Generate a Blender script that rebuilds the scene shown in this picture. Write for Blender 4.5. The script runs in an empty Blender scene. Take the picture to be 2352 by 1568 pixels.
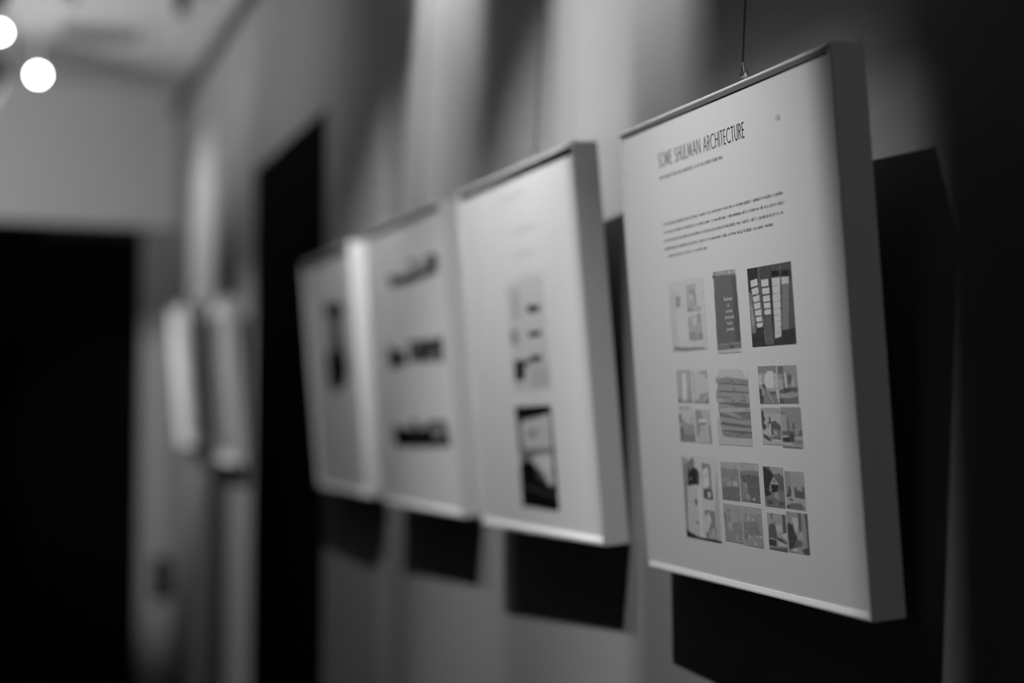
import bpy, bmesh, math, random
import numpy as np
from mathutils import Matrix, Vector

scene = bpy.context.scene
COL = scene.collection
EYE = 1.5                                     # height of the camera above the floor

# ------------------------------------------------------------------ camera
YAW, PITCH, ROLL = 0.36079, 0.05404, 0.00065
fw = Vector((math.sin(YAW) * math.cos(PITCH), math.cos(YAW) * math.cos(PITCH), math.sin(PITCH)))
rt0 = Vector((math.cos(YAW), -math.sin(YAW), 0.0))
up0 = rt0.cross(fw)
rt = rt0 * math.cos(ROLL) + up0 * math.sin(ROLL)
up = up0 * math.cos(ROLL) - rt0 * math.sin(ROLL)
cam_data = bpy.data.cameras.new('camera')
cam = bpy.data.objects.new('camera', cam_data)
COL.objects.link(cam)
cm = Matrix.Identity(4)
for r in range(3):
    cm[r][0], cm[r][1], cm[r][2] = rt[r], up[r], -fw[r]
cm.translation = Vector((-0.6703, 0.0, EYE))
cam.matrix_world = cm
cam_data.sensor_fit = 'HORIZONTAL'
cam_data.sensor_width = 36.0
cam_data.lens = 3267.0 / 2352.0 * 36.0
cam_data.clip_start = 0.02
cam_data.dof.use_dof = True
cam_data.dof.focus_distance = 1.212
cam_data.dof.aperture_fstop = 1.62
scene.camera = cam

# ------------------------------------------------------------------ world, exposure
world = bpy.data.worlds.new('gallery_dark')
scene.world = world
world.use_nodes = True
world.node_tree.nodes['Background'].inputs[0].default_value = (1, 1, 1, 1)
world.node_tree.nodes['Background'].inputs[1].default_value = 0.004
vs = scene.view_settings
scene.display_settings.display_device = 'sRGB'
vs.view_transform = 'Standard'
vs.look = 'None'
vs.exposure = 0.0
vs.gamma = 1.0
vs.use_curve_mapping = False

# ------------------------------------------------------------------ gallery spotlights and added fill spots
def spot(name, pos, aim, watts, size, blend, radius=0.012):
    d = bpy.data.lights.new(name, 'SPOT')
    d.energy = watts
    d.spot_size = math.radians(size)
    d.spot_blend = blend
    d.shadow_soft_size = radius
    o = bpy.data.objects.new(name, d)
    COL.objects.link(o)
    o.location = (pos[0], pos[1], pos[2] + EYE)
    v = Vector(aim) - Vector(pos)
    o.rotation_euler = v.to_track_quat('-Z', 'Y').to_euler()
    return o

# name, lamp position, aim point, watts, cone, blend, side cuts of the barn doors on the wall (near side, far side), height cut of a top door
GALLERY = [
    ('near', (-.42, 1.16, 1.02), (0, 1.09, -1.25), 68, 52, 1.0, (.881, None), .30),
    ('near_streak', (-.46, 1.445, 1.13), (0, 1.445, .75), 68, 62, 1.0, (1.25, 1.625), None),
    ('second', (-.42, 1.58, 1.02), (0, 1.64, -1.1), 68, 63, 1.0, (1.40, 2.25), None),
    ('mid', (-.42, 2.22, 1.02), (0, 2.22, -.60), 32, 64, 1.0, (1.80, 2.44), None),
    ('mid_streak', (-.46, 2.085, 1.13), (0, 2.085, .82), 48, 62, 1.0, (1.885, 2.275), None),
    ('fourth', (-.36, 1.86, 1.06), (0, 2.66, -.15), 52, 42, .9, (2.40, None), None),
    ('far', (-.72, 3.50, 1.08), (0, 3.90, -.85), 84, 56, .9, (3.66, 4.06), None),
    ('far_streak', (-.72, 4.62, 1.10), (0, 4.62, .37), 44, 72, .9, (4.33, 4.86), None),
]
for n, pos, aim, w, size, blend, cut, top in GALLERY:
    spot('gallery_lamp_' + n, pos, aim, w, size, blend, 0.009 if 'streak' in n else 0.0045)
spot('gallery_lamp_upper', (-1.2, 3.3, .95), (0, 3.3, .95), 22, 80, 1.0, 0.03)  # added fill spot, brightens the upper wall around the black door
spot('gallery_lamp_bulkhead', (-2.2, 3.6, .3), (-.4, 5.25, 1.05), 70, 42, .8, .1)  # unseen spot put in to lift the far bulkhead
spot('gallery_lamp_ceiling', (-1.6, 3.9, .1), (-.08, 4.2, 1.19), 86, 46, .9, .1)  # uplight without a fixture, added to brighten the ceiling near the wall
spot('gallery_lamp_corner', (-.9, 3.7, .6), (-.05, 5.25, -.18), 66, 35, .6, .02)  # extra spot added for the grey strip beside the far doorway
spot('gallery_lamp_entrance', (-.09, -1.1, .6), (-.02, .92, .05), 6.4, 22, .6, .03)  # weak spot added to light the near side of the nearest frame


# ------------------------------------------------------------------ materials
def lin(g):
    g = g / 255.0
    return g / 12.92 if g <= 0.04045 else ((g + 0.055) / 1.055) ** 2.4

def mat(name, alb, rough=0.6, spec=0.3, metal=0.0, emit=0.0, bump=None, mottle=None):
    m = bpy.data.materials.new(name)
    m.use_nodes = True
    nt = m.node_tree
    b = nt.nodes['Principled BSDF']
    b.inputs['Base Color'].default_value = (alb, alb, alb, 1)
    b.inputs['Roughness'].default_value = rough
    b.inputs['Specular IOR Level'].default_value = spec
    b.inputs['Metallic'].default_value = metal
    if emit:
        b.inputs['Emission Color'].default_value = (1, 1, 1, 1)
        b.inputs['Emission Strength'].default_value = emit
    if bump or mottle:
        tc = nt.nodes.new('ShaderNodeTexCoord')
    if bump:
        sc, st, dist = bump
        n = nt.nodes.new('ShaderNodeTexNoise')
        n.inputs['Scale'].default_value = sc
        n.inputs['Detail'].default_value = 3
        bp = nt.nodes.new('ShaderNodeBump')
        bp.inputs['Strength'].default_value = st
        bp.inputs['Distance'].default_value = dist
        nt.links.new(tc.outputs['Object'], n.inputs['Vector'])
        nt.links.new(n.outputs['Fac'], bp.inputs['Height'])
        nt.links.new(bp.outputs['Normal'], b.inputs['Normal'])
    if mottle:
        sc, amt = mottle
        n = nt.nodes.new('ShaderNodeTexNoise')
        n.inputs['Scale'].default_value = sc
        n.inputs['Detail'].default_value = 4
        r = nt.nodes.new('ShaderNodeMapRange')
        r.inputs['To Min'].default_value = alb * (1 - amt)
        r.inputs['To Max'].default_value = alb * (1 + amt)
        cb = nt.nodes.new('ShaderNodeCombineColor')
        nt.links.new(tc.outputs['Object'], n.inputs['Vector'])
        nt.links.new(n.outputs['Fac'], r.inputs['Value'])
        for k in range(3):
            nt.links.new(r.outputs['Result'], cb.inputs[k])
        nt.links.new(cb.outputs['Color'], b.inputs['Base Color'])
    return m

def print_mat():
    m = bpy.data.materials.new('photo_ink')
    m.use_nodes = True
    nt = m.node_tree
    b = nt.nodes['Principled BSDF']
    a = nt.nodes.new('ShaderNodeAttribute')
    a.attribute_name = 'ink'
    nt.links.new(a.outputs['Color'], b.inputs['Base Color'])
    b.inputs['Roughness'].default_value = 0.5
    b.inputs['Specular IOR Level'].default_value = 0.15
    return m

WALL_ALB = 0.29
M = dict(
    wall=mat('painted_wall', WALL_ALB, 0.55, 0.25, bump=(420, 0.25, 0.0012), mottle=(3, 0.03)),
    pale=mat('pale_paint', 0.7, 0.8, 0.2, bump=(200, 0.1, 0.001)),
    ceiling=mat('ceiling_paint', 0.65, 0.9, 0.1, mottle=(2, 0.06)),
    floor=mat('dark_floor', 0.04, 0.6, 0.2, mottle=(2, 0.2)),
    room=mat('dark_room_paint', 0.05, 0.9, 0.1, mottle=(2, 0.05)),
    black=mat('black_paint', 0.002, 0.9, 0.02, mottle=(4, 0.2)),
    rail=mat('dark_rail_metal', 0.03, 0.5, 0.2, mottle=(9, 0.1)),
    trim=mat('grey_trim_paint', 0.3, 0.6, 0.2, mottle=(5, 0.05)),
    darktrim=mat('dark_trim_paint', 0.02, 0.7, 0.1, mottle=(5, 0.1)),
    frame=mat('white_lacquer', 0.74, 0.32, 0.4, bump=(900, 0.03, 0.0003)),
    board=mat('backing_board', 0.4, 0.9, 0.1, mottle=(30, 0.08)),
    paper=mat('poster_paper', 0.8, 0.55, 0.15, bump=(600, 0.02, 0.0002)),
    ink=print_mat(),
    steel=mat('brushed_steel', 0.6, 0.28, 0.5, 1.0, bump=(1500, 0.05, 0.0002)),
    cable=mat('dark_steel_cable', 0.16, 0.3, 0.5, 1.0, mottle=(900, 0.1)),
    grille=mat('grey_grille', 0.3, 0.6, 0.2, mottle=(20, 0.05)),
    lampbody=mat('lamp_black', 0.03, 0.4, 0.4, mottle=(20, 0.1)),
    lampwhite=mat('lamp_white', 0.7, 0.4, 0.4, mottle=(20, 0.03)),
    bulb=mat('lit_bulb', 0.9, 0.5, 0.2, emit=40.0, mottle=(30, 0.02)),
)
def text_mat(g, paper=150):
    k = 'text%d' % g
    if k not in M:
        M[k] = mat('text_ink_%d' % g, 0.8 * lin(g) / lin(paper), 0.6, 0.1, mottle=(300, 0.05))
    return M[k]

# ------------------------------------------------------------------ mesh helpers
def link(name, me, m=None, parent=None):
    o = bpy.data.objects.new(name, me)
    COL.objects.link(o)
    if m is not None:
        me.materials.append(m)
    if parent is not None:
        o.parent = parent
    return o

def add_box(bm, lo, hi, bevel=0.0):
    vs_ = [bm.verts.new((x, y, z)) for x in (lo[0], hi[0]) for y in (lo[1], hi[1]) for z in (lo[2], hi[2])]
    f = [(0, 1, 3, 2), (4, 6, 7, 5), (0, 4, 5, 1), (2, 3, 7, 6), (0, 2, 6, 4), (1, 5, 7, 3)]
    fs = [bm.faces.new([vs_[i] for i in q]) for q in f]
    if bevel:
        es = list({e for q in fs for e in q.edges})
        bmesh.ops.bevel(bm, geom=es, offset=bevel, segments=2, affect='EDGES', profile=0.5)

def add_lathe(bm, prof, axis_pos=(0, 0, 0), axis='Z', n=24):
    """prof: list of (radius, height); closed with caps"""
    rings = []
    for r, h in prof:
        ring = []
        for i in range(n):
            a = 2 * math.pi * i / n
            c, s = r * math.cos(a), r * math.sin(a)
            p = {'Z': (c, s, h), 'Y': (s, h, c), 'X': (h, c, s)}[axis]
            ring.append(bm.verts.new((p[0] + axis_pos[0], p[1] + axis_pos[1], p[2] + axis_pos[2])))
        rings.append(ring)
    for a, b in zip(rings, rings[1:]):
        for i in range(n):
            bm.faces.new((a[i], a[(i + 1) % n], b[(i + 1) % n], b[i]))
    bm.faces.new(list(reversed(rings[0])))
    bm.faces.new(rings[-1])

def add_tube(bm, pts, r, n=8):
    pts = [Vector(p) for p in pts]
    rings = []
    for i, p in enumerate(pts):
        d = (pts[min(i + 1, len(pts) - 1)] - pts[max(i - 1, 0)]).normalized()
        a = d.orthogonal().normalized()
        b = d.cross(a)
        rings.append([bm.verts.new(p + a * r * math.cos(t) + b * r * math.sin(t))
                      for t in [2 * math.pi * k / n for k in range(n)]])
    for a, b in zip(rings, rings[1:]):
        for i in range(n):
            bm.faces.new((a[i], a[(i + 1) % n], b[(i + 1) % n], b[i]))
    bm.faces.new(list(reversed(rings[0])))
    bm.faces.new(rings[-1])

def done(name, bm, m, parent=None, smooth=False):
    bmesh.ops.recalc_face_normals(bm, faces=bm.faces)
    me = bpy.data.meshes.new(name)
    bm.to_mesh(me)
    bm.free()
    if smooth:
        for p in me.polygons:
            p.use_smooth = True
        me.set_sharp_from_angle(angle=math.radians(40))
    return link(name, me, m, parent)

def struct(name, boxes, m, bevel=0.0):
    bm = bmesh.new()
    for lo, hi in boxes:
        add_box(bm, (lo[0], lo[1], lo[2] + EYE), (hi[0], hi[1], hi[2] + EYE), bevel)
    o = done(name, bm, m)
    o['kind'] = 'structure'
    return o

def thing(name, label, cat, group=None):
    o = bpy.data.objects.new(name, None)
    o.empty_display_size = 0.05
    COL.objects.link(o)
    tag(o, label, cat, group)
    return o

def tag(o, label, cat, group=None):
    o['label'] = label
    o['category'] = cat
    if group:
        o['group'] = group
    return o

# ------------------------------------------------------------------ the room (z measured from eye height)
FAR = 5.25
CEIL = 1.19
D0, D1, DT = 2.866, 3.675, 0.644              # black door in the right wall
struct('wall_right', [((0, -1.6, -EYE), (0.12, D0, CEIL)), ((0, D0, DT), (0.12, D1, CEIL)),
                      ((0, D1, -EYE), (0.12, FAR + 0.12, CEIL))], M['wall'])
struct('door_1', [((0.001, D0 + 0.002, -EYE + 0.004), (0.045, D1 - 0.002, DT - 0.002))], M['black'])
struct('wall_back', [((-3.2, FAR, 0.690), (0, FAR + 0.12, CEIL)),
                     ((-3.2, FAR, -EYE), (-1.35, FAR + 0.12, 0.690))], M['pale'])
struct('trim_1', [((-0.112, FAR, -EYE), (-0.001, FAR + 0.12, 0.690))], M['trim'])
struct('trim_2', [((-0.46, FAR + 0.02, 0.655), (-0.113, FAR + 0.1, 0.688))], M['darktrim'])
struct('door_2', [((-0.455, FAR + 0.04, -EYE + 0.004), (-0.114, FAR + 0.085, 0.654))], M['black'])
struct('door_3', [((-1.345, FAR + 0.01, -EYE + 0.004), (-0.462, FAR + 0.055, 0.688))], M['black'])
struct('ceiling', [((-3.2, -1.6, CEIL), (0.12, FAR + 0.12, CEIL + 0.1))], M['ceiling'])
struct('floor', [((-3.2, -1.6, -EYE - 0.1), (0.12, FAR + 0.12, -EYE))], M['floor'])
struct('wall_left', [((-3.32, -1.6, -EYE), (-3.2, FAR + 0.12, CEIL))], M['room'])
struct('wall_front', [((-3.32, -1.72, -EYE), (0.12, -1.6, CEIL))], M['room'])
RAIL_Z0, RAIL_Z1, RAIL_X = 1.098, 1.140, 0.014
struct('trim_3', [((-RAIL_X, -1.6, RAIL_Z0), (-0.0005, FAR - 0.001, RAIL_Z1))], M['rail'], 0.002)

# printed photographs of the posters: poster, paper grey, x0, y0, x1, y1 (0.1 mm), base grey, grain, shapes
PRINTS = [
 (1,150,-1093,2134,-380,2796,143,3,[(138,[-1107,2723,-951,2724,-985,2145,-1085,2136]),(147,[-945,2446,-734,2428,-756,2199,-851,2203,-952,2270]),(107,[-942,2660,-859,2642,-869,2549,-959,2554]),(126,[-719,2744,-537,2748,-535,2545,-459,2528,-456,2482,-730,2496]),(112,[-660,2690,-560,2685,-540,2558,-571,2572,-583,2622,-654,2596]),(106,[-721,2527,-650,2531,-590,2491,-726,2497]),(138,[-685,2654,-592,2648,-600,2599,-680,2604]),(124,[-725,2443,-475,2465,-453,2224,-724,2226]),(112,[-541,2463,-475,2462,-472,2377,-508,2373]),(108,[-548,2289,-461,2297,-450,2223,-564,2225]),(110,[-715,2306,-586,2300,-588,2220,-724,2226]),(142,[-654,2424,-556,2449,-569,2364,-624,2354]),(92,[-1049,2184,-857,2164,-443,2155,-443,2141,-834,2137,-1055,2151])]),
 (1,150,-195,2087,239,2815,150,0,[(133,[-187,2123,207,2117,205,2062,-189,2068]),(77,[-177,2823,224,2805,251,2123,-194,2116]),(66,[157,2750,225,2747,243,2122,149,2122]),(98,[-177,2823,224,2805,227,2762,-176,2780]),(60,[-201,2787,-158,2782,-161,2760,-192,2763]),(88,[-195,2177,245,2179,251,2123,-194,2116]),(70,[33,2156,118,2158,119,2123,41,2123]),(125,[-121,2818,-96,2818,-97,2782,-120,2783]),(125,[-78,2816,-53,2815,-56,2780,-80,2781]),(122,[-39,2811,20,2812,18,2780,-38,2781]),(122,[38,2810,71,2810,70,2776,37,2777]),(125,[86,2806,153,2805,150,2773,88,2775]),(122,[164,2802,217,2800,217,2770,167,2773]),(105,[-136,2168,11,2171,12,2161,-138,2157]),(105,[60,2172,239,2174,237,2164,58,2162])]),
 (1,150,433,2124,1143,2789,45,3,[(58,[611,2790,817,2786,822,2682,642,2687]),(40,[435,2793,611,2790,608,2697,456,2686]),(62,[827,2788,1143,2786,1141,2724,830,2737]),(30,[835,2737,951,2731,950,2686,833,2694]),(32,[990,2730,1094,2724,1093,2679,988,2685]),(90,[433,2599,482,2575,511,2344,517,2240,439,2239]),(110,[444,2494,477,2471,498,2324,451,2285]),(95,[609,2790,623,2789,654,2357,668,2151,653,2152,638,2358]),(148,[472,2686,592,2696,599,2636,479,2628]),(148,[482,2614,600,2624,606,2566,490,2560]),(148,[494,2548,612,2559,611,2503,502,2498]),(148,[503,2488,615,2496,618,2443,512,2438]),(148,[511,2429,622,2436,625,2384,517,2383]),(148,[517,2370,624,2377,631,2333,530,2330]),(148,[528,2320,631,2325,634,2286,533,2280]),(148,[651,2681,777,2680,773,2617,651,2619]),(148,[656,2608,780,2608,779,2553,662,2554]),(148,[660,2544,783,2544,780,2492,667,2492]),(148,[666,2482,784,2483,780,2434,672,2433]),(148,[671,2424,781,2426,780,2381,672,2381]),(72,[674,2376,779,2378,794,2126,665,2131]),(145,[827,2681,963,2678,920,2191,816,2178]),(112,[828,2617,959,2612,958,2608,827,2612]),(112,[823,2549,952,2548,951,2544,822,2544]),(112,[824,2483,947,2488,946,2484,823,2479]),(112,[820,2423,941,2430,941,2425,820,2418]),(112,[820,2369,936,2375,935,2371,819,2365]),(112,[818,2316,930,2323,930,2318,818,2312]),(112,[821,2265,927,2275,926,2271,820,2261]),(112,[822,2220,926,2235,925,2231,821,2215]),(142,[979,2676,1099,2670,1093,2612,979,2616]),(92,[978,2614,1092,2610,1047,2245,936,2241]),(68,[1104,2658,1142,2625,1143,2255,1052,2245]),(85,[969,2787,978,2786,972,2679,961,2680])]),
 (1,150,-1047,1650,-751,1958,126,3,[(154,[-930,1911,-885,1929,-850,1917,-861,1680,-947,1680]),(92,[-1038,1702,-983,1685,-982,1652,-1044,1650]),(108,[-842,1696,-763,1674,-754,1652,-861,1655]),(118,[-850,1762,-795,1772,-769,1706,-842,1701])]),
 (1,150,-722,1645,-427,1954,142,3,[(124,[-570,1936,-432,1944,-432,1869,-510,1881,-595,1926]),(152,[-563,1909,-463,1891,-476,1878,-565,1896]),(116,[-602,1727,-423,1742,-430,1645,-720,1646,-703,1679,-621,1679]),(132,[-540,1684,-431,1726,-427,1715,-521,1657]),(128,[-717,1934,-687,1933,-695,1728,-719,1728]),(100,[-483,1684,-426,1684,-430,1645,-500,1645])]),
 (1,150,-1056,1285,-740,1617,141,3,[(128,[-1049,1614,-819,1617,-837,1576,-1042,1580]),(73,[-1049,1539,-1002,1539,-1009,1464,-1055,1461]),(113,[-1043,1461,-970,1492,-904,1455,-750,1446,-745,1289,-1058,1282]),(130,[-822,1516,-739,1522,-749,1457,-831,1461]),(98,[-1044,1375,-968,1355,-741,1354,-745,1289,-1052,1282]),(84,[-1049,1420,-988,1418,-973,1360,-1020,1293,-1053,1292]),(126,[-967,1437,-896,1427,-911,1411,-958,1416])]),
 (1,150,-716,1280,-423,1586,134,3,[(110,[-711,1584,-613,1582,-571,1513,-675,1479,-625,1426,-671,1350,-715,1333]),(156,[-649,1496,-506,1494,-497,1473,-676,1471]),(110,[-700,1465,-504,1468,-520,1438,-705,1436]),(108,[-474,1439,-429,1440,-424,1275,-453,1280]),(122,[-627,1410,-512,1412,-526,1395,-630,1394])]),
 (1,150,-297,1274,313,1945,150,2,[(135,[-290,1515,367,1451,397,1277,-331,1275]),(139,[-176,1948,210,1939,304,1849,-264,1872]),(113,[-270,1872,-25,1873,314,1847,314,1811,348,1771,338,1736,312,1729,311,1656,345,1606,334,1571,314,1568,367,1446,371,1336,107,1335,-178,1344,-219,1364,-244,1526,-239,1557,-269,1578,-243,1646,-285,1657,-275,1762,-251,1772,-233,1821,-271,1827]),(104,[-188,1865,313,1844,313,1809,21,1823,-216,1826]),(78,[-227,1823,20,1820,307,1803,306,1792,18,1809,-228,1815]),(78,[-243,1755,62,1750,313,1738,312,1727,61,1737,-244,1745]),(85,[-267,1705,2,1696,1,1687,-268,1696]),(128,[-280,1688,-161,1683,-165,1657,-279,1657]),(84,[-242,1650,152,1649,304,1642,299,1606,94,1610,-61,1632,-243,1640]),(127,[-239,1599,319,1601,330,1576,-17,1566,-249,1568]),(86,[-239,1558,-180,1553,182,1499,170,1491,-25,1511,-239,1521]),(78,[-8,1559,314,1568,312,1552,86,1550]),(92,[86,1549,322,1550,344,1496,192,1499]),(80,[-224,1479,347,1447,344,1430,172,1432,-228,1450]),(78,[-213,1405,365,1397,367,1375,164,1376,-215,1392]),(98,[-205,1383,366,1371,367,1341,107,1340,-177,1349]),(84,[-8,1846,50,1843,42,1828,0,1831]),(86,[194,1829,255,1826,248,1816,192,1819]),(92,[24,1772,86,1770,82,1756,24,1758]),(88,[196,1704,257,1701,250,1689,196,1690]),(92,[-11,1677,51,1674,44,1659,-12,1660]),(90,[181,1674,268,1671,261,1656,182,1659]),(88,[231,1590,287,1589,284,1581,230,1583]),(88,[49,1367,121,1365,114,1351,52,1352])]),
 (1,150,492,1640,800,1956,124,4,[(100,[495,1957,799,1955,796,1893,496,1894]),(149,[609,1882,642,1908,702,1917,744,1901,745,1770,604,1776,590,1822]),(144,[507,1884,539,1883,538,1802,503,1803]),(142,[771,1888,797,1888,791,1779,761,1779]),(64,[491,1767,542,1762,545,1711,580,1681,565,1643,495,1641]),(70,[548,1802,583,1808,622,1766,562,1761]),(112,[503,1803,536,1792,529,1772,496,1772]),(98,[573,1771,649,1751,799,1710,799,1640,555,1643]),(122,[616,1756,635,1756,722,1644,703,1643]),(147,[775,1759,798,1759,803,1682,774,1685]),(78,[647,1736,775,1744,761,1715,674,1715]),(130,[541,1752,556,1754,554,1706,540,1711])]),
 (1,150,813,1642,1113,1952,111,4,[(82,[815,1952,909,1952,909,1886,818,1882]),(136,[910,1893,953,1897,952,1772,907,1770]),(124,[815,1838,893,1837,892,1748,824,1749]),(70,[895,1886,909,1886,912,1768,897,1768]),(92,[953,1897,1029,1878,1019,1806,987,1772,959,1806]),(68,[972,1867,1028,1871,1025,1830,982,1806]),(127,[1034,1844,1071,1844,1068,1756,1023,1767]),(76,[819,1749,902,1768,1116,1775,1115,1732,1019,1737,830,1724]),(62,[902,1765,948,1762,1032,1762,1029,1742,896,1724]),(126,[847,1709,876,1713,959,1701,1061,1706,1109,1717,1114,1709,1050,1695,957,1691,854,1697]),(84,[820,1687,966,1684,1115,1700,1110,1645,813,1639]),(70,[818,1675,890,1680,885,1640,814,1639])]),
 (1,150,496,1297,806,1605,129,3,[(118,[500,1608,813,1603,809,1561,499,1559]),(62,[498,1590,536,1575,540,1534,561,1509,532,1479,573,1449,543,1413,503,1428]),(80,[626,1545,648,1518,652,1488,612,1485]),(70,[602,1482,721,1496,802,1457,803,1418,682,1426,587,1444]),(132,[579,1472,678,1468,679,1368,586,1369]),(78,[595,1467,608,1467,608,1440,594,1439]),(62,[652,1465,681,1466,677,1376,651,1375]),(92,[691,1418,803,1418,798,1344,684,1366]),(125,[695,1411,738,1412,738,1377,695,1376]),(86,[595,1364,799,1363,800,1339,632,1345]),(64,[507,1387,576,1369,649,1328,600,1327,519,1352]),(142,[632,1342,799,1333,801,1321,649,1329]),(145,[522,1408,561,1404,581,1369,539,1388])]),
 (1,150,815,1278,1132,1611,106,2,[(84,[823,1572,893,1567,882,1554,821,1557]),(118,[815,1551,899,1542,902,1415,815,1413]),(84,[903,1537,932,1508,940,1415,909,1405]),(76,[986,1480,1019,1479,1028,1432,993,1425]),(122,[967,1426,1014,1424,1001,1397,955,1406]),(78,[815,1413,1141,1421,1135,1376,1008,1383,820,1379]),(112,[1013,1422,1087,1428,1082,1389,1018,1390]),(132,[820,1378,923,1373,912,1360,817,1359]),(48,[820,1358,941,1367,953,1323,823,1328]),(60,[927,1405,1008,1383,999,1319,937,1337]),(132,[1015,1368,1134,1367,1132,1351,1030,1344]),(98,[1030,1344,1131,1349,1131,1318,1063,1316]),(132,[821,1319,972,1319,997,1300,1132,1299,1130,1288,818,1299]),(90,[818,1295,1132,1289,1130,1277,821,1280])]),
 (1,150,-1065,378,-371,1153,146,2,[(120,[-1066,1143,-944,1122,-1031,468,-1059,422,-1081,642]),(75,[-1016,1075,-983,1076,-1033,456,-984,419,-1057,390]),(32,[-1066,465,-1023,431,-896,411,-724,398,-515,398,-376,392,-378,377,-1059,379]),(95,[-949,1090,-824,1145,-802,1071,-855,1031,-955,1008]),(66,[-953,1065,-899,1011,-839,1051,-760,1035,-720,994,-736,888,-970,863]),(36,[-955,977,-854,1038,-763,1017,-779,892,-970,863]),(120,[-917,941,-882,949,-885,930,-913,922]),(140,[-979,849,-921,872,-823,888,-740,863,-737,396,-857,402,-1018,438]),(156,[-774,855,-721,852,-721,397,-791,396]),(58,[-848,746,-798,743,-810,691,-836,696]),(76,[-838,546,-802,544,-811,510,-834,511]),(104,[-664,1096,-496,1086,-492,898,-480,761,-662,766,-664,855]),(152,[-647,1034,-539,1060,-531,893,-602,858,-656,861]),(125,[-601,993,-567,1001,-573,964,-600,956]),(66,[-655,855,-486,853,-478,761,-658,765]),(138,[-579,835,-514,833,-520,778,-587,780]),(100,[-660,663,-470,658,-457,399,-658,400]),(146,[-653,603,-581,645,-538,569,-597,498,-619,441,-668,461]),(126,[-538,502,-487,500,-477,410,-618,404]),(82,[-661,462,-620,434,-631,403,-658,400]),(130,[-352,1149,-388,394,-451,397,-463,660])]),
 (1,150,-296,783,28,1121,103,6,[(124,[-300,1118,32,1125,29,1063,-296,1061]),(132,[-95,957,-10,956,9,910,-90,910]),(122,[-195,940,-120,950,-124,909,-188,905]),(88,[-290,888,37,911,27,788,-294,780]),(112,[-278,972,-152,984,-146,943,-272,925])]),
 (1,150,46,788,380,1126,100,6,[(124,[50,1125,387,1127,385,1067,51,1052]),(80,[69,1012,213,1031,377,1015,374,790,179,792,171,901,87,967]),(122,[128,847,200,857,205,811,159,814]),(132,[228,810,288,831,295,799]),(118,[96,950,167,953,172,907,114,910])]),
 (1,150,-297,410,35,744,119,5,[(106,[-293,570,27,595,33,406,-291,418]),(126,[-231,575,-150,581,-146,505,-222,510]),(105,[-224,701,-187,703,-186,585,-217,582]),(126,[-134,689,-109,691,-112,590,-137,588]),(98,[-298,666,-255,663,-238,569,-287,571]),(126,[-92,480,-62,477,-53,413,-83,413])]),
 (1,150,47,404,382,744,113,6,[(123,[48,743,384,745,381,686,52,685]),(98,[58,603,293,622,368,514,48,457]),(138,[137,662,172,664,161,629,126,626]),(138,[204,644,251,647,247,624,207,621]),(138,[125,499,182,486,168,473,123,481]),(138,[253,504,287,501,285,484,251,486]),(138,[322,504,365,508,363,491,325,487]),(138,[320,572,353,547,343,532]),(138,[222,444,266,430,252,412,225,427])]),
 (1,150,461,773,787,1108,78,5,[(119,[565,1106,793,1109,789,1042,753,1043,735,1058,630,1046]),(46,[464,1108,561,1080,629,1040,567,973,537,906,575,882,497,853,463,875]),(124,[627,1029,700,972,569,967]),(84,[630,1008,657,983,610,980]),(142,[570,972,701,973,700,966,569,964]),(40,[580,956,691,962,674,904,598,893]),(112,[558,961,583,963,569,900,539,901]),(90,[475,843,609,894,787,915,783,775,459,772]),(110,[609,894,693,905,704,836,624,852]),(68,[484,833,589,829,606,798,509,786]),(66,[681,819,774,825,782,794,698,788])]),
 (1,150,804,777,1106,1085,119,2,[(109,[805,1085,901,1084,904,964,801,948]),(66,[849,960,874,961,899,927,892,877,806,869,842,908]),(70,[949,960,974,961,994,932,1086,927,1061,952,1085,971,1104,949,1099,866,952,873]),(132,[899,922,919,923,918,865,901,864]),(126,[811,868,922,871,1102,867,1104,810,809,816]),(66,[860,861,929,855,920,841,858,845]),(84,[811,795,885,821,1044,832,1088,779,809,778]),(60,[812,801,873,805,870,784,811,780])]),
 (1,150,475,409,778,718,119,3,[(76,[534,718,562,714,558,665,535,669]),(72,[541,637,601,615,617,525,608,498,479,497,492,606]),(90,[580,651,601,653,603,615,582,614]),(53,[479,497,605,492,600,441,482,441]),(70,[723,715,777,716,777,574,719,555]),(138,[604,623,706,624,711,571,628,566]),(146,[695,546,777,571,778,505,713,529]),(68,[608,519,691,516,770,486,768,470,626,494]),(142,[614,485,768,470,772,459,641,452]),(76,[480,424,783,444,784,408,480,410]),(128,[480,504,565,507,574,498,479,494])]),
 (1,150,791,418,1117,750,111,4,[(142,[869,705,969,707,966,603,922,583,900,639]),(56,[793,641,875,679,894,597,937,548,907,457,802,436]),(74,[977,749,1025,750,1015,603,974,600]),(60,[1080,752,1118,752,1121,417,1028,422,1002,450,1093,474,1097,578]),(126,[942,584,1042,599,1043,521,956,539]),(76,[924,526,1012,518,1008,477,866,463]),(147,[857,452,934,454,943,433,861,425]),(132,[941,434,1028,421,987,412,939,417]),(120,[844,671,880,674,876,650,846,648])]),
 (2,178,-449,1723,704,3030,163,2,[(146,[-278,2968,-33,2969,-67,2605,-324,2600]),(105,[-394,2476,-198,2471,-193,2290,-388,2296]),(2,[167,2724,540,2717,544,2650,188,2654]),(2,[151,2417,508,2417,507,2355,162,2357]),(2,[149,2123,477,2126,481,2061,171,2063]),(5,[-351,2090,141,2087,144,2041,-35,2037,-85,1854,-358,1853]),(148,[124,2001,665,2003,681,1756,132,1757])]),
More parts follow.
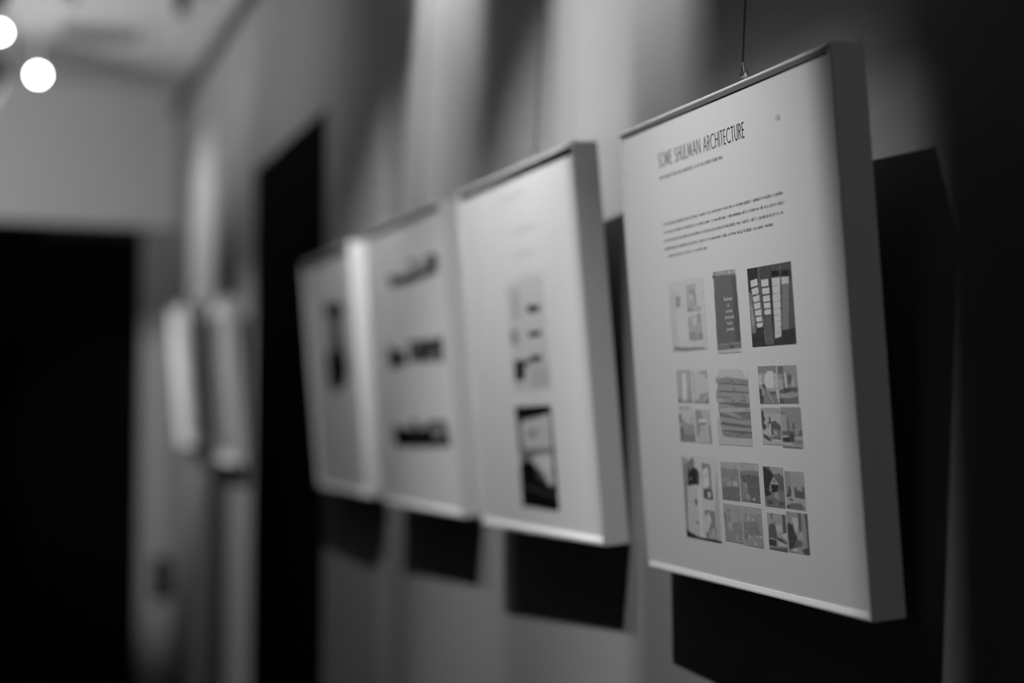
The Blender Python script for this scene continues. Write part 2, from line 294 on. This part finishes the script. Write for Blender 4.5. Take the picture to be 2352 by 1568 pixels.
 (2,178,-460,306,657,1537,158,3,[(4,[-456,1534,644,1541,637,1453,176,1401,-245,1369,-417,1277]),(40,[-438,1324,-346,1323,-310,1000,-419,975]),(108,[-124,1231,201,1244,127,1164,-106,1174]),(85,[-383,998,609,1036,600,992,85,956,-361,813]),(6,[-435,811,-165,887,4,845,209,715,465,591,608,618,561,793,681,796,671,303,-465,310]),(48,[-348,582,664,489,656,449,-358,536]),(160,[328,741,528,770,553,616,407,577]),(170,[134,916,536,946,533,792,217,756]),(38,[615,1454,681,1453,660,795,572,793]),(60,[53,801,218,761,362,631,79,644])]),
 (3,160,-863,3416,1602,3749,160,0,[(10,[140,3771,871,3849,1468,3752,1592,3637,1501,3456,1148,3466,1234,3706,855,3779,291,3695]),(5,[-861,3627,-314,3559,370,3563,1318,3537,1403,3465,339,3432,-701,3437]),(120,[289,3688,1150,3699,1164,3536,366,3547]),(0,[1258,3720,1534,3691,1476,3522,1255,3527])]),
 (3,160,-1164,2172,1604,2562,160,0,[(35,[-1150,2513,-247,2396,-239,2190,-1134,2182]),(42,[-37,2557,1488,2519,1533,2193,-56,2242]),(30,[1392,2620,1548,2611,1535,2200,1338,2207]),(10,[-1149,2371,-384,2306,-411,2196,-1131,2192]),(110,[115,2489,336,2485,332,2378,112,2381]),(110,[1046,2347,1269,2344,1259,2210,1037,2218])]),
 (3,160,-1138,932,1610,1344,160,0,[(2,[-1113,1269,-584,1237,-134,1199,-196,939,-1141,907]),(20,[-157,1342,130,1376,249,1182,823,1370,1428,1371,1585,983,-196,939]),(0,[138,1174,675,1179,731,967,86,955]),(110,[802,1279,1263,1297,1273,1121,861,1083])]),
 (4,125,-479,1815,1143,3540,125,0,[(8,[1017,3272,971,3229,864,3194,708,3170,515,3161,303,3167,93,3187,-95,3221,-239,3265,-326,3315,-345,3365,-293,3410,-178,3446,-11,3469,190,3476,404,3468,609,3446,787,3411,922,3368,1001,3320]),(45,[-8,3186,773,3137,784,2458,-149,2451]),(0,[992,2232,915,2112,770,2004,569,1919,329,1866,73,1850,-175,1874,-388,1936,-544,2031,-626,2150,-624,2280,-539,2406,-379,2517,-164,2600,85,2648,341,2657,580,2627,779,2561,921,2467,994,2354]),(20,[-200,2619,720,2620,890,2374,-128,2409])]),
]

# ------------------------------------------------------------------ printed photographs
def inside(px, py, poly):
    c = np.zeros(px.shape, bool)
    n = len(poly)
    for i in range(n):
        x0, y0 = poly[i]
        x1, y1 = poly[(i + 1) % n]
        if y0 == y1:
            continue
        t = (y0 > py) != (y1 > py)
        c ^= t & (px < (x1 - x0) * (py - y0) / (y1 - y0) + x0)
    return c

def smooth(a):
    p = np.pad(a, 1, mode='edge')
    p = (p[:-2] + 2 * p[1:-1] + p[2:]) / 4
    return (p[:, :-2] + 2 * p[:, 1:-1] + p[:, 2:]) / 4

LIN = np.vectorize(lin)

def photo_print(spec, z, cell, parent, seed, label=None):
    k, paper, x0, y0, x1, y1, base, noise, shapes = spec
    nu = max(8, int((x1 - x0) / cell[0] / 10))
    nv = max(8, int((y1 - y0) / cell[1] / 10))
    gx, gy = np.meshgrid(np.linspace(x0, x1, nu + 1), np.linspace(y0, y1, nv + 1))
    g = np.full(gx.shape, float(base))
    for s in shapes:
        poly = list(zip(s[1][0::2], s[1][1::2]))
        g[inside(gx, gy, poly)] = s[0]
    if noise:
        rs = np.random.RandomState(seed)
        n1 = smooth(smooth(rs.randn(*g.shape)))
        n2 = rs.randn(*g.shape)
        g += noise * (n1 * 2.6 + n2 * 0.3)
    g = smooth(g)
    alb = np.clip(0.8 * LIN(np.clip(g, 0, 250)) / lin(paper), 0.003, 0.85)
    nvx, nvy = nu + 1, nv + 1
    me = bpy.data.meshes.new('photo_print')
    verts = np.stack([gx.ravel() * 1e-4, gy.ravel() * 1e-4, np.full(gx.size, z)], 1)
    idx = np.arange(gx.size).reshape(nvy, nvx)
    faces = np.stack([idx[:-1, :-1].ravel(), idx[:-1, 1:].ravel(), idx[1:, 1:].ravel(), idx[1:, :-1].ravel()], 1)
    me.from_pydata(verts.tolist(), [], faces.tolist())
    at = me.color_attributes.new('ink', 'FLOAT_COLOR', 'POINT')
    col = np.ones((gx.size, 4), np.float32)
    col[:, :3] = alb.ravel()[:, None]
    at.data.foreach_set('color', col.ravel())
    o = link('photo_print', me, M['ink'], parent)
    if label:
        o['label'] = label
    return o

# ------------------------------------------------------------------ lettering
def arc(cx, cy, rx, ry, a0, a1, n=14):
    return [(cx + rx * math.cos(math.radians(a0 + (a1 - a0) * i / n)),
             cy + ry * math.sin(math.radians(a0 + (a1 - a0) * i / n))) for i in range(n + 1)]

GLYPH = {  # advance width, strokes; cap height 1
    'S': (.50, [arc(.25, .75, .20, .22, 40, 270, 12) + arc(.25, .26, .22, .24, 90, -145, 14)[1:]]),
    'O': (.92, [arc(.46, .5, .44, .47, 0, 360, 28)]),
    'M': (.95, [[(.08, 0), (.18, 1), (.475, .12), (.77, 1), (.87, 0)]]),
    'E': (.46, [[(.42, .96), (.06, .96), (.06, .04), (.42, .04)], [(.06, .52), (.40, .52)]]),
    'H': (.66, [[(.06, 0), (.06, 1)], [(.60, 0), (.60, 1)], [(.06, .54), (.60, .54)]]),
    'U': (.62, [[(.06, 1)] + arc(.31, .29, .25, .26, 180, 360, 14) + [(.56, 1)]]),
    'L': (.42, [[(.06, 1), (.06, .04), (.40, .04)]]),
    'A': (.74, [[(.03, 0), (.37, 1), (.71, 0)], [(.14, .33), (.60, .33)]]),
    'N': (.74, [[(.06, 0), (.06, 1), (.68, 0), (.68, 1)]]),
    'R': (.54, [[(.06, 0), (.06, .96), (.20, .96)] + arc(.22, .74, .24, .22, 90, -90, 10) + [(.06, .52)],
                [(.22, .52), (.50, 0)]]),
    'C': (.78, [arc(.48, .5, .44, .47, 48, 312, 22)]),
    'I': (.12, [[(.06, 0), (.06, 1)]]),
    'T': (.50, [[(.02, .96), (.48, .96)], [(.25, 0), (.25, .96)]]),
    ' ': (.26, []),
}

def stroke_mesh(bm, pts, w, z):
    pts = [Vector(p) for p in pts]
    for a, b in zip(pts, pts[1:]):
        d = b - a
        if d.length < 1e-9:
            continue
        d.normalize()
        n = Vector((-d.y, d.x)) * w / 2
        e = d * w * 0.12
        q = [a - e + n, a - e - n, b + e - n, b + e + n]
        bm.faces.new([bm.verts.new((v.x, v.y, z)) for v in q])

def stroke_text(name, words, y, cap, w, z, m, parent):
    """words: (string, x0, x1)"""
    gap = 0.155
    bm = bmesh.new()
    for s, x0, x1 in words:
        k = (x1 - x0) / (sum(GLYPH[c][0] + gap for c in s) - gap)
        x = x0
        for c in s:
            for pl in GLYPH[c][1]:
                stroke_mesh(bm, [(x + p[0] * k, y + p[1] * cap) for p in pl], w, z)
            x += (GLYPH[c][0] + gap) * k
    me = bpy.data.meshes.new(name)
    bm.to_mesh(me)
    bm.free()
    return link(name, me, m, parent)

def small_print(name, x0, x1, y, xh, w, z, m, parent, seed, caps=False):
    """a line of print too small to read: word groups of upright strokes"""
    rnd = random.Random(seed)
    bm = bmesh.new()
    x = x0
    while x < x1:
        for _ in range(rnd.choice((2, 3, 4, 5, 6, 7, 8))):
            if x > x1:
                break
            h = xh if caps else xh * rnd.choice((1, 1, 1, 1, 1.45, 1.0))
            lo = 0 if caps or rnd.random() > 0.12 else -0.4 * xh
            lw = rnd.uniform(0.45, 0.75) * xh
            stroke_mesh(bm, [(x, y + lo), (x, y + h)], w, z)
            if rnd.random() < 0.75:
                stroke_mesh(bm, [(x + lw, y), (x + lw, y + xh)], w, z)
                stroke_mesh(bm, [(x, y + xh * rnd.choice((0, 1, .5))), (x + lw, y + xh * rnd.choice((0, 1, .5)))], w, z)
            x += lw + xh * 0.28
        x += xh * 0.55
    me = bpy.data.meshes.new(name)
    bm.to_mesh(me)
    bm.free()
    return link(name, me, m, parent)

def font_text(name, lines, z, m, parent):
    """lines: (string, x0, x1, baseline, letter height)"""
    V, Fc = [], []
    for s, x0, x1, y, h in lines:
        cu = bpy.data.curves.new('tmp', 'FONT')
        cu.body = s
        cu.size = 1.0
        cu.resolution_u = 3
        ob = bpy.data.objects.new('tmp', cu)
        COL.objects.link(ob)
        dg = bpy.context.evaluated_depsgraph_get()
        me = ob.evaluated_get(dg).to_mesh()
        xs = [v.co.x for v in me.vertices]
        k = (x1 - x0) / (max(xs) - min(xs))
        n = len(V)
        V += [(x0 + (v.co.x - min(xs)) * k, y + v.co.y * h / 0.73, z) for v in me.vertices]
        Fc += [[n + i for i in p.vertices] for p in me.polygons]
        ob.evaluated_get(dg).to_mesh_clear()
        bpy.data.objects.remove(ob)
        bpy.data.curves.remove(cu)
    me = bpy.data.meshes.new(name)
    me.from_pydata(V, [], Fc)
    return link(name, me, m, parent)

# ------------------------------------------------------------------ picture frames
DEPTH = 0.03025

def frame_matrix(yc, z0, t, ry, ro, gap=0.006):
    ex, ey, ez = Vector((0, -1, 0)), Vector((0, 0, 1)), Vector((-1, 0, 0))
    ey, ez = ez * math.sin(t) + ey * math.cos(t), ez * math.cos(t) - ey * math.sin(t)
    rz = Matrix.Rotation(ry, 3, 'Z')
    ex, ey, ez = rz @ ex, rz @ ey, rz @ ez
    ex, ey = ex * math.cos(ro) + ey * math.sin(ro), ey * math.cos(ro) - ex * math.sin(ro)
    m = Matrix.Identity(4)
    for r in range(3):
        m[r][0], m[r][1], m[r][2] = ex[r], ey[r], ez[r]
    m.translation = Vector((-gap, yc, z0 + EYE))
    return m

def picture_frame(label, yc, z0, t, ry, ro, w, h, clip_x, rim, recess, lip, slope):
    root = thing('picture_frame', label, 'picture frame', 'white framed posters hung along the wall')
    root.matrix_world = frame_matrix(yc, z0, t, ry, ro)
    b = 0.0006
    prof = [(0, 0), (0, DEPTH - b), (b, DEPTH), (lip, DEPTH), (rim, DEPTH - slope), (rim, 0.003)]   # narrow lip, then a bevel sloping in to the poster
    bm = bmesh.new()
    rings = []
    for o, z in prof:
        rings.append([bm.verts.new(p) for p in ((-w / 2 + o, o, z), (w / 2 - o, o, z), (w / 2 - o, h - o, z), (-w / 2 + o, h - o, z))])
    for r0, r1 in zip(rings, rings[1:] + rings[:1]):
        for i in range(4):
            bm.faces.new((r0[i], r0[(i + 1) % 4], r1[(i + 1) % 4], r1[i]))
    done('frame', bm, M['frame'], root)
    bm = bmesh.new()
    add_box(bm, (-w / 2 + rim + .0002, rim + .0002, 0.003), (w / 2 - rim - .0002, h - rim - .0002, DEPTH - recess - 0.001))
    done('backing_board', bm, M['board'], root)
    zp = DEPTH - recess
    bm = bmesh.new()
    add_box(bm, (-w / 2 + rim + .0001, rim + .0001, zp - 0.0008), (w / 2 - rim - .0001, h - rim - .0001, zp))
    poster = done('poster', bm, M['paper'], root)
    # cable clip standing on the top edge at the back
    bm = bmesh.new()
    add_box(bm, (clip_x - .0034, h, .0008), (clip_x + .0034, h + .0165, .0024), .0003)
    add_box(bm, (clip_x - .0034, h + .0120, .0024), (clip_x + .0034, h + .0165, .0066), .0003)
    clip = done('hanging_clip', bm, M['steel'], root)
    bm = bmesh.new()
    add_lathe(bm, [(.0024, .0165), (.0024, .0205), (.0016, .0209), (.0016, .0244), (.0011, .0248)], (clip_x, h, .0045), 'Y', 16)
    done('ferrule', bm, M['steel'], clip, True)
    bm = bmesh.new()
    add_lathe(bm, [(.0012, .0034), (.0012, .0046), (.0019, .0047), (.0019, .0060), (.0016, .0062)], (clip_x, h + .0142, .0045), 'X', 12)
    done('grub_screw', bm, M['steel'], clip, True)
    tip = root.matrix_world @ Vector((clip_x, h + .0246, .0045))
    return root, poster, zp, tip

def wire(label, tip, top_y):
    bm = bmesh.new()
    add_tube(bm, [tip, tip.lerp(Vector((-RAIL_X + 0.004, top_y, EYE + RAIL_Z0 + .002)), .5), (-RAIL_X + 0.004, top_y, EYE + RAIL_Z0 + .002)], 0.001, 8)
    o = done('hanging_wire', bm, M['cable'], None, True)
    tag(o, label, 'wire', 'steel hanging wires between rail and frames')
    return o

F = [  # label, yc, z0, tilt, turn, roll, width, height, clip x
    ('nearest white frame, its poster printed with a title and rows of small photos', 1.10459, -.14819, .07626, -.01519, -.00921, .39076, .43721, .0187, .0060, .0018, .0020, .0012),
    ('second nearest white frame, one pale print above one dark print on its poster', 1.5967, -.13586, .08363, .02235, .00546, .37438, .43948, .0311, .0080, .0034, .0036, .0026),
    ('blurred white frame whose poster carries three dark drawings in a column', 2.07954, -.13519, .07963, .01473, -.00026, .38837, .44341, .0281, .0080, .0034, .0036, .0026),
    ('blurred white frame overlapping the black door, single tall dark print inside', 2.56677, -.13128, .08768, -.00419, -.00324, .38461, .43949, .0266, .0085, .0038, .0036, .0028),
    ('small far white frame just past the black door, with a dull grey print', 3.905, -.118, .085, 0, 0, .3845, .44, .02, .009, .006, .004, .004),
    ('farthest white frame, closest to the room corner, with a bright pale print', 4.60, -.085, .085, 0, 0, .3845, .45, .02, .009, .006, .004, .004),
]
WIRES = ['thin steel wire holding up the nearest frame with the titled poster',
         'thin steel wire holding up the second nearest frame',
         'thin blurred wire holding up the frame with three dark drawings',
         'thin blurred wire holding up the frame beside the black door',
         'thin blurred wire holding up the small frame just past the black door',
         'thin blurred wire holding up the farthest frame near the corner']
POSTERS, ZPS = [], []
for i, f in enumerate(F):
    r, p_, zp, tip = picture_frame(*f)
    POSTERS.append(p_)
    ZPS.append(zp)
    wire(WIRES[i], tip, tip.y - 0.012 if i == 0 else tip.y)
CELL = {1: (0.65, 0.4), 2: (1.4, 1.1), 3: (2.5, 1.4), 4: (4, 3), 5: (6, 6), 6: (6, 6)}
FAR_PRINTS = [
    (5, 160, -1450, 300, 1450, 3950, 104, 2, [(84, [-300, 300, 500, 300, 420, 3950, -260, 3950]), (118, [700, 500, 1450, 500, 1450, 3600, 800, 3600])]),
    (6, 160, -1300, 300, 1300, 4000, 150, 2, [(140, [300, 400, 1000, 400, 1000, 3500, 300, 3500])]),
]
NAMES = ['pale print of open book pages', 'dark book cover with light lettering', 'dark print of binders with white spine labels',
         None, None, None, None, 'print of a stack of books', None, None, None, None, 'print of an arched white doorway']
for i, s in enumerate(PRINTS + FAR_PRINTS):
    photo_print(s, ZPS[s[0] - 1] + 0.00012, CELL[s[0]], POSTERS[s[0] - 1], 11 + i, NAMES[i] if i < len(NAMES) else None)

# lettering on the nearest poster
P1 = POSTERS[0]
ZT = ZPS[0] + 0.00012
stroke_text('title_text', [('SOME', -.1114, -.0826), ('SHULMAN', -.0766, -.0248), ('ARCHITECTURE', -.0192, .0552)],
            .3897, .0133, .00100, ZT, text_mat(34), P1)
small_print('subtitle_text', -.1109, .0160, .3782, .0030, .00045, ZT, text_mat(96), P1, 3, True)
for j, (a, b_, y) in enumerate(((-.1095, .1104, .3342), (-.1095, .1094, .3264), (-.1108, .1083, .3185), (-.1108, .0913, .3107), (-.1045, -.0271, .3034))):
    small_print('body_text', a, b_, y, .0020, .00038, ZT, text_mat(92), P1, 20 + j)
bm = bmesh.new()
bm.faces.new([bm.verts.new((.1104 + .0038 * math.cos(t), .3962 + .0022 * math.sin(t), ZT)) for t in [2 * math.pi * k / 20 for k in range(20)]])
done('printed_mark', bm, text_mat(128), P1)
font_text('cover_text', [('Shulman', -.0012, .0136, .2544, .0038), ('L.A.', .0037, .0088, .2490, .0035), ('archive', .0012, .0130, .2439, .0034),
                         ('postcards', -.0012, .0149, .2386, .0033), ('books', .0023, .0117, .2333, .0033), ('journals', .0003, .0136, .2281, .0033)],
          ZT + 0.00012, text_mat(160), P1)
# faint lines of print on the second poster
P2 = POSTERS[1]
for j, (a, b_, y) in enumerate(((-.0476, .0343, .407), (-.0173, .066, .3633), (-.0064, .0604, .334), (-.0121, .0703, .3055))):
    small_print('body_text', a, b_, y, .0032, .0005, ZPS[1] + .00012, text_mat(150, 178), P2, 40 + j)

# ------------------------------------------------------------------ far lamps and fittings
def spotlight(label, pos, aim, lit, body, r=0.028, length=0.07):
    """short cylinder lamp on a stem under the ceiling; pos = centre of its front"""
    root = thing('ceiling_spotlight', label, 'ceiling lamp', 'spotlights under the far ceiling')
    root.location = (pos[0], pos[1], CEIL + EYE)
    front = Vector((0, 0, pos[2] - CEIL))
    d = Vector(aim).normalized()
    q = d.to_track_quat('Z', 'Y').to_matrix().to_4x4()
    back = front - d * length
    bm = bmesh.new()
    add_lathe(bm, [(.03, -.012), (.032, -.006), (.032, -.0002)], (back.x * .7, back.y * .7, 0))
    done('canopy', bm, body, root, True)
    bm = bmesh.new()
    add_tube(bm, [(back.x * .7, back.y * .7, -.010), back + d * .02], .006)
    done('stem', bm, body, root, True)
    bm = bmesh.new()
    add_lathe(bm, [(r * .7, -length), (r, -length * .8), (r, 0.0), (r * .92, 0.0), (r * .9, -.004)], n=28)
    for v in bm.verts:
        v.co = q @ v.co + front
    done('head', bm, body, root, True)
    bm = bmesh.new()
    add_lathe(bm, [(r * .88, -.0035), (r * .8, .003), (r * .4, .008), (r * .1, .009)], n=24)
    for v in bm.verts:
        v.co = q @ v.co + front
    done('bulb', bm, M['bulb'] if lit else M['lampwhite'], root, True)
    return root
spotlight('lit ceiling spotlight with round white glare, lower right of the two', (-.512, 4.45, 1.028), (.0, -1, -.23), True, M['lampwhite'], .019, .06)
spotlight('lit ceiling spotlight cut off by the left picture edge', (-.628, 3.95, 1.018), (.0, -1, -.25), True, M['lampwhite'], .017, .06)
spotlight('unlit black ceiling spotlight close to the wall and dark rail', (-.147, 4.0, 1.125), (.1, .3, -1), False, M['lampbody'], .018, .05)
spotlight('unlit pale ceiling spotlight at the top edge left of the black one', (-.461, 3.90, 1.105), (0, -.3, -1), False, M['lampwhite'], .03, .05)
bm = bmesh.new()
root = thing('ceiling_vent', 'blurred grey ceiling vent between the spotlights and the wall', 'vent')  # slatted grey panel standing in for blurred dark patches on the ceiling
root.location = (-.33, 4.5, CEIL + EYE)
for s in (-1, 1):
    add_box(bm, (-.13, s * .12 - .012, -.01), (.13, s * .12 + .012, -.0002))
    add_box(bm, (s * .13 - .012, -.108, -.01), (s * .13 + .012, .108, -.0002))
done('vent_frame', bm, M['lampwhite'], root)
for k in range(7):
    bm = bmesh.new()
    y = -.09 + k * .03
    add_box(bm, (-.118, y - .008, -.008), (.118, y + .008, -.0004))
    done('slat', bm, M['grille'], root)
# dark handle with an upright plate on the grey strip by the far doorway
hd = thing('door_handle', 'small dark handle low on the grey strip beside the far black doorway', 'door handle')
hd.location = (-.034, FAR, -.572 + EYE)
bm = bmesh.new()
add_box(bm, (-.031, -.0055, -.075), (.031, -.0004, .075), .002)
done('back_plate', bm, M['black'], hd)
bm = bmesh.new()
add_lathe(bm, [(.010, .005), (.010, .022), (.020, .027), (.025, .038), (.023, .050), (.012, .056)], n=24)
for v in bm.verts:
    v.co = Vector((v.co.x, -v.co.z, v.co.y + .012))
done('knob', bm, M['lampbody'], hd, True)
# the gallery lamps over the frames, with barn doors that cut their beams
WHERE = dict(near='over the nearest frame', near_streak='over the gap between the two nearest frames',
             second='over the second nearest frame, close to the wall', mid='over the gap left of the three dark drawings',
             mid_streak='over the frame with three dark drawings', fourth='over the frame overlapping the black door',
             far='over the small far frame just past the black door', far_streak='over the farthest frame near the corner')
def leaf(q, out, root):
    """thin plate through q0 q1 q2 / q5 q4 q3, thickened away from the beam"""
    nn = (q[1] - q[0]).cross(q[4] - q[0]).normalized()
    if nn.dot(out) < 0:
        nn = -nn
    bm = bmesh.new()
    v0 = [bm.verts.new(p) for p in q]
    v1 = [bm.verts.new(p + nn * .0015) for p in q]
    for f4 in ((0, 1, 4, 5), (1, 2, 3, 4)):
        bm.faces.new([v0[i] for i in f4])
        bm.faces.new([v1[i] for i in f4[::-1]])
    for i in range(6):
        bm.faces.new((v0[i], v0[(i + 1) % 6], v1[(i + 1) % 6], v1[i]))
    done('barn_door', bm, M['lampbody'], root)

for n, pos, aim, w, size, blend, cut, top in GALLERY:
    P0 = Vector(pos)
    d = (Vector(aim) - P0).normalized()
    root = spotlight('black ceiling spotlight with barn doors ' + WHERE[n], tuple(P0 - d * .022), d, True, M['lampbody'], .026, .06)
    o0 = P0 + Vector((0, 0, EYE)) - root.location
    ray = lambda y, z: (Vector((0, y, z)) - P0).normalized()
    for s, yc in zip((-1, 1), cut):
        if yc is None:
            continue
        leaf([o0 + ray(yc, 1.0) * .14, o0 + ray(yc, .2) * .15, o0 + ray(yc, -2.2) * .16,
              o0 + Vector((-.01, s * .05, -.10)), o0 + Vector((0, s * .05, -.03)), o0 + Vector((.02, s * .05, .03))], Vector((0, s, 0)), root)
    if top is not None:
        y = pos[1]
        leaf([o0 + ray(y - .7, top) * .15, o0 + ray(y, top) * .13, o0 + ray(y + .7, top) * .15,
              o0 + Vector((.045, .07, .02)), o0 + Vector((.045, 0, .02)), o0 + Vector((.045, -.07, .02))], Vector((1, 0, 1)), root)
